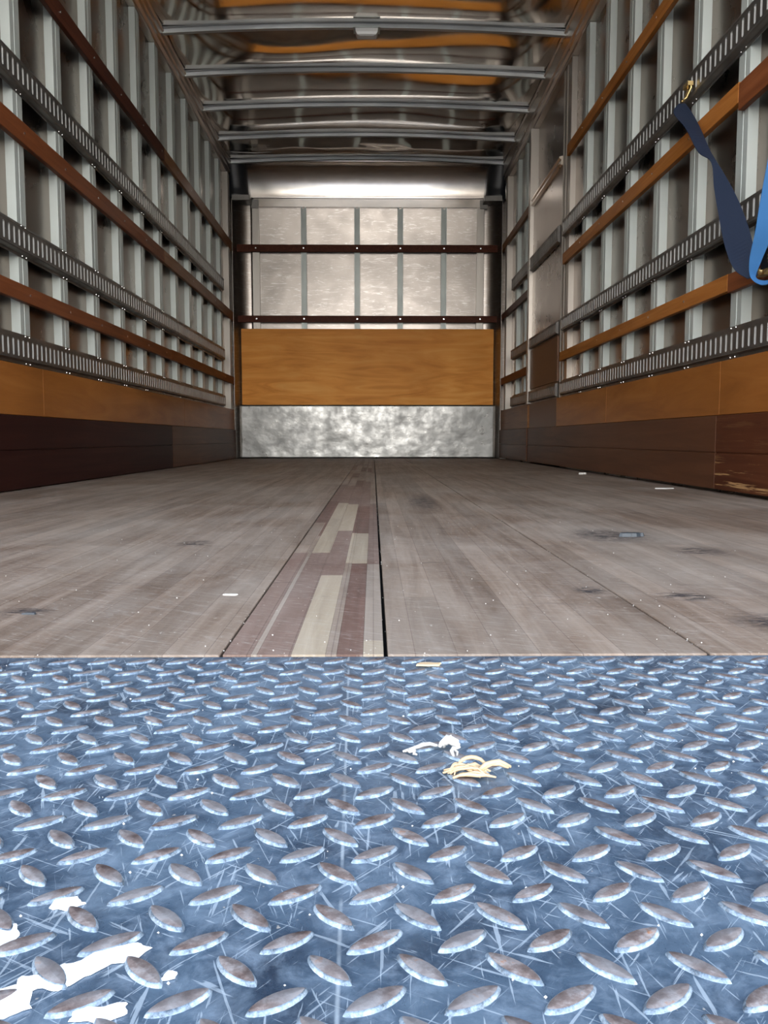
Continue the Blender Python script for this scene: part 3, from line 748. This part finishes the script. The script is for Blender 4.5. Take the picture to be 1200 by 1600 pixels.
# end fitting clipped into a slot
part(MB().tube([rel((1.020, 2.830, 1.318)), rel((1.030, 2.830, 1.314)), rel((1.034, 2.825, 1.300)), rel((1.020, 2.820, 1.268)), rel((1.010, 2.815, 1.262))], .0035)
     .tube([rel((1.020, 2.795, 1.318)), rel((1.030, 2.795, 1.314)), rel((1.034, 2.797, 1.300)), rel((1.020, 2.800, 1.268)), rel((1.010, 2.803, 1.262))], .0035)
     .box(.020, .038, .640, .685, .705, .718), 'hook', 'brass', st, label='brass coloured spring fitting')
rt = part(MB().box(-.030, -.024, -.17, -.035, -.015, .030).box(.008, .014, -.17, -.035, -.015, .030)
          .tube([(-.034, -.10, .008), (.018, -.10, .008)], .016, 16).tube([(-.034, -.05, .018), (.018, -.05, .018)], .006, 10), 'ratchet', 'barrel', st, label='black steel ratchet frame')
ge = MB()
for xo in (-.034, .014):
    ring = []
    for k in range(32):
        a = 2 * PI * k / 32; r0 = .024 if k % 2 else .019
        ring.append((math.cos(a) * r0 - .10, math.sin(a) * r0 + .008))
    ge.add([(xo, y, z) for y, z in ring] + [(xo + .004, y, z) for y, z in ring], [tuple(range(32)), tuple(range(63, 31, -1))] + [(k, (k + 1) % 32, 32 + (k + 1) % 32, 32 + k) for k in range(32)])
part(ge, 'ratchet_gear', 'brass', rt, label='brass toothed wheels')
part(MB().tube([(-.03, -.04, .028), (-.04, -.09, .065), (-.04, -.15, .075)], .004).tube([(.012, -.04, .028), (.018, -.09, .065), (.018, -.15, .075)], .004).tube([(-.04, -.15, .075), (.018, -.15, .075)], .007), 'handle', 'barrel', rt)
part(MB().box(.012, .030, .035, .075, -.012, .008).tube([(.0, .055, -.002), (.034, .055, -.002)], .009, 10).tube([(.018, .05, -.004), (.0, -.01, -.002), (-.01, -.05, .008)], .004), 'end_fitting', 'brass', st, label='brass coloured end fitting')

# ---------------------------------------------------------------- litter on the platform and the floor
def fibre_clump(name, loc, strands, mt, label, cat):
    t = MB()
    for pts, w in strands:
        n = len(pts)
        t.tube(pts, [w * (.35 + .65 * math.sin(PI * (i + .5) / n)) for i in range(n)], 5)
    o = t.build(name, mt, loc=loc); return tag(o, label, cat)
rr = random.Random(5)
def strand(a, b, lift, w, jit=.0012, n=7):
    pts = []
    for i in range(n):
        t = i / (n - 1)
        pts.append((a[0] + (b[0] - a[0]) * t + rr.uniform(-jit, jit), a[1] + (b[1] - a[1]) * t + rr.uniform(-jit, jit), .0015 + lift * math.sin(PI * t) + rr.uniform(0, .0006)))
    return pts, w
S1 = []
for k in range(16):
    S1.append(strand((-.011 + rr.uniform(-.002, .002), rr.uniform(-.005, .004)), (rr.uniform(.004, .011), rr.uniform(-.006, .004)), rr.uniform(.001, .004), rr.uniform(.0006, .0012)))
S1.append(strand((.001, -.001), (.021, .008), .004, .0014, .0006)); S1.append(strand((.003, .0), (.019, .006), .003, .0010, .0006))
arc = [(.001 + .007 * math.cos(a), .003 + .004 * math.sin(a), .003 + .004 * math.sin(a)) for a in np.linspace(.2, 3.0, 9)]
S1.append((arc, .0011)); S1.append(strand((-.010, .0), (-.004, .009), .003, .0008))
fibre_clump('wood_splinters', (.0475, .392, PT), S1, 'straw', 'straw coloured clump of torn wood fibre lying on the blue tread plate', 'wood splinters')
S2 = [strand((-.022, .0), (-.002, .008), .002, .0012), strand((-.022, .001), (-.016, -.005), .001, .0011), strand((-.004, .004), (.007, .010), .004, .0018),
      strand((-.003, .008), (.006, .003), .003, .0022), strand((-.002, .006), (.006, .006), .005, .0020), strand((.004, .004), (.002, -.009), .002, .0010), strand((.003, .003), (.005, -.006), .002, .0008)]
fibre_clump('fibre_shred', (.0385, .421, PT), S2, 'pale', 'bleached papery shred just behind the straw coloured clump', 'fibre shred')

def splat(name, loc, pts, th, mt, label, cat, group=None, jag=0):
    """an irregular flat chip with thickness"""
    n = len(pts); cx = sum(p[0] for p in pts) / n; cy = sum(p[1] for p in pts) / n
    P2 = []
    for i in range(n):
        a, b = Vector(pts[i]), Vector(pts[(i + 1) % n])
        for k in range(4):
            q = a.lerp(b, k / 4)
            P2.append((q.x + rr.uniform(-jag, jag), q.y + rr.uniform(-jag, jag)))
    m = len(P2)
    V = [(x, y, 0) for x, y in P2] + [(x * .94 + cx * .06, y * .94 + cy * .06, th) for x, y in P2]
    F = [tuple(range(m, 2 * m))] + [(i, (i + 1) % m, m + (i + 1) % m, m + i) for i in range(m)] + [tuple(range(m - 1, -1, -1))]
    o = MB().add(V, F).build(name, mt, loc=loc); return tag(o, label, cat, group)
sp1 = [(-.020, -.012), (-.012, -.006), (-.006, -.008), (.0, -.001), (.006, .0045), (.012, .006), (.0165, .013), (.012, .0155), (.006, .0135), (.001, .014), (-.004, .006), (-.009, .004), (-.013, -.001), (-.020, -.002)]
splat('paint_spill', (-.088, .243, PT + .0002), sp1, .0008, 'white', 'long white paint spill on the blue tread plate, lower left', 'paint spill', jag=.0006)
splat('paint_spill', (-.109, .232, PT + .0002), [(-.016, -.010), (.004, -.009), (.010, -.004), (.008, .003), (.002, .005), (-.010, .001), (-.016, .003)], .00105, 'white', 'white paint spill nearest the lower left frame corner', 'paint spill', jag=.0006)
splat('paint_spill', (-.078, .2255, PT + .0002), [(-.008, -.003), (.002, -.004), (.008, .0), (.006, .004), (-.002, .002), (-.008, .003)], .0007, 'white', 'small white paint spill close below the long one', 'paint spill', jag=.0005)
splat('paint_spill', (-.121, .262, PT + .0002), [(-.008, -.006), (.001, -.006), (.004, .001), (.0, .008), (-.006, .008)], .0007, 'white', 'white paint patch at the left frame edge beside the long spill', 'paint spill', jag=.0005)
splat('paint_spill', (-.108, .282, PT + .0002), [(-.006, -.003), (.002, -.004), (.006, .0), (.002, .004), (-.005, .003)], .0006, 'white', 'faint white paint fleck above the long spill', 'paint spill', jag=.0005)
splat('paint_spill', (-.0625, .2415, PT + .0002), [(-.002, -.002), (.002, -.001), (.002, .002), (-.001, .0025)], .0006, 'white', 'tiny round white paint drop right of the long spill', 'paint spill', jag=.0003)
splat('dark_scrap', (.433, 1.385, .0002), [(-.02, -.006), (.0, -.011), (.022, -.003), (.016, .008), (.0, .012), (-.014, .004)], .006, 'leaf', 'dark blue-black crushed scrap lying on the right side of the floor', 'scrap', jag=.003)
splat('paper_scrap', (.955, 2.72, .0002), [(-.03, -.008), (.01, -.014), (.035, .0), (.02, .012), (-.015, .010)], .003, 'pale', 'pale paper scrap beside the scraped right kickboard', 'paper scrap', jag=.002)
splat('paper_scrap', (.972, 3.85, .0002), [(-.02, -.008), (.01, -.010), (.02, .005), (-.01, .012)], .008, 'pale', 'small pale crumb at the foot of the right kickboard near the side door', 'paper scrap', jag=.002)
splat('wood_chip', (-.15, .863, .0002), [(-.008, -.002), (.007, -.0025), (.008, .0015), (-.006, .002)], .0012, 'pale', 'pale wood chip on the floor left of the patched board', 'wood chip', jag=.0004)
splat('wood_chip', (.040, .587, PT + .0018), [(-.010, -.003), (.007, -.004), (.009, .002), (-.006, .003)], .0012, 'straw', 'yellow wood chip on the platform close to the floor edge', 'wood chip', jag=.0006)
splat('wood_chip', (-.321, .769, .0002), [(-.006, -.002), (.006, -.002), (.005, .003), (-.005, .002)], .0015, 'leaf', 'dark chip on the floor at the far left near the platform', 'wood chip', jag=.0006)
# grit: uncountable crumbs on boards and plate
gm = MB()
for k in range(520):
    u = rr.random()
    if u < .55: x, y, z = rr.uniform(-.5, .6), .62 + rr.random() ** 2 * 2.2, 0
    elif u < .75: y = .63 + rr.random() ** 1.5 * 2; x = rr.choice((-.1155, .0095, .2565)) + rr.gauss(0, .0022); z = -.001
    else: x, y, z = rr.uniform(-.3, .3), rr.uniform(.2, .61), PT
    r_ = rr.uniform(.0003, .0009)
    V = [(x + rr.uniform(.6, 1) * r_ * a, y + rr.uniform(.6, 1) * r_ * b, z + r_ * (c + .8) * .8) for a, b, c in ((1, 0, 0), (0, 1, 0), (-1, 0, 0), (0, -1, 0), (0, 0, 1), (0, 0, -1))]
    gm.add(V, [(0, 1, 4), (1, 2, 4), (2, 3, 4), (3, 0, 4), (1, 0, 5), (2, 1, 5), (3, 2, 5), (0, 3, 5)])
tag(gm.build('grit', 'pale'), 'pale sawdust grit scattered over floor boards and tread plate', 'grit', kind='stuff')
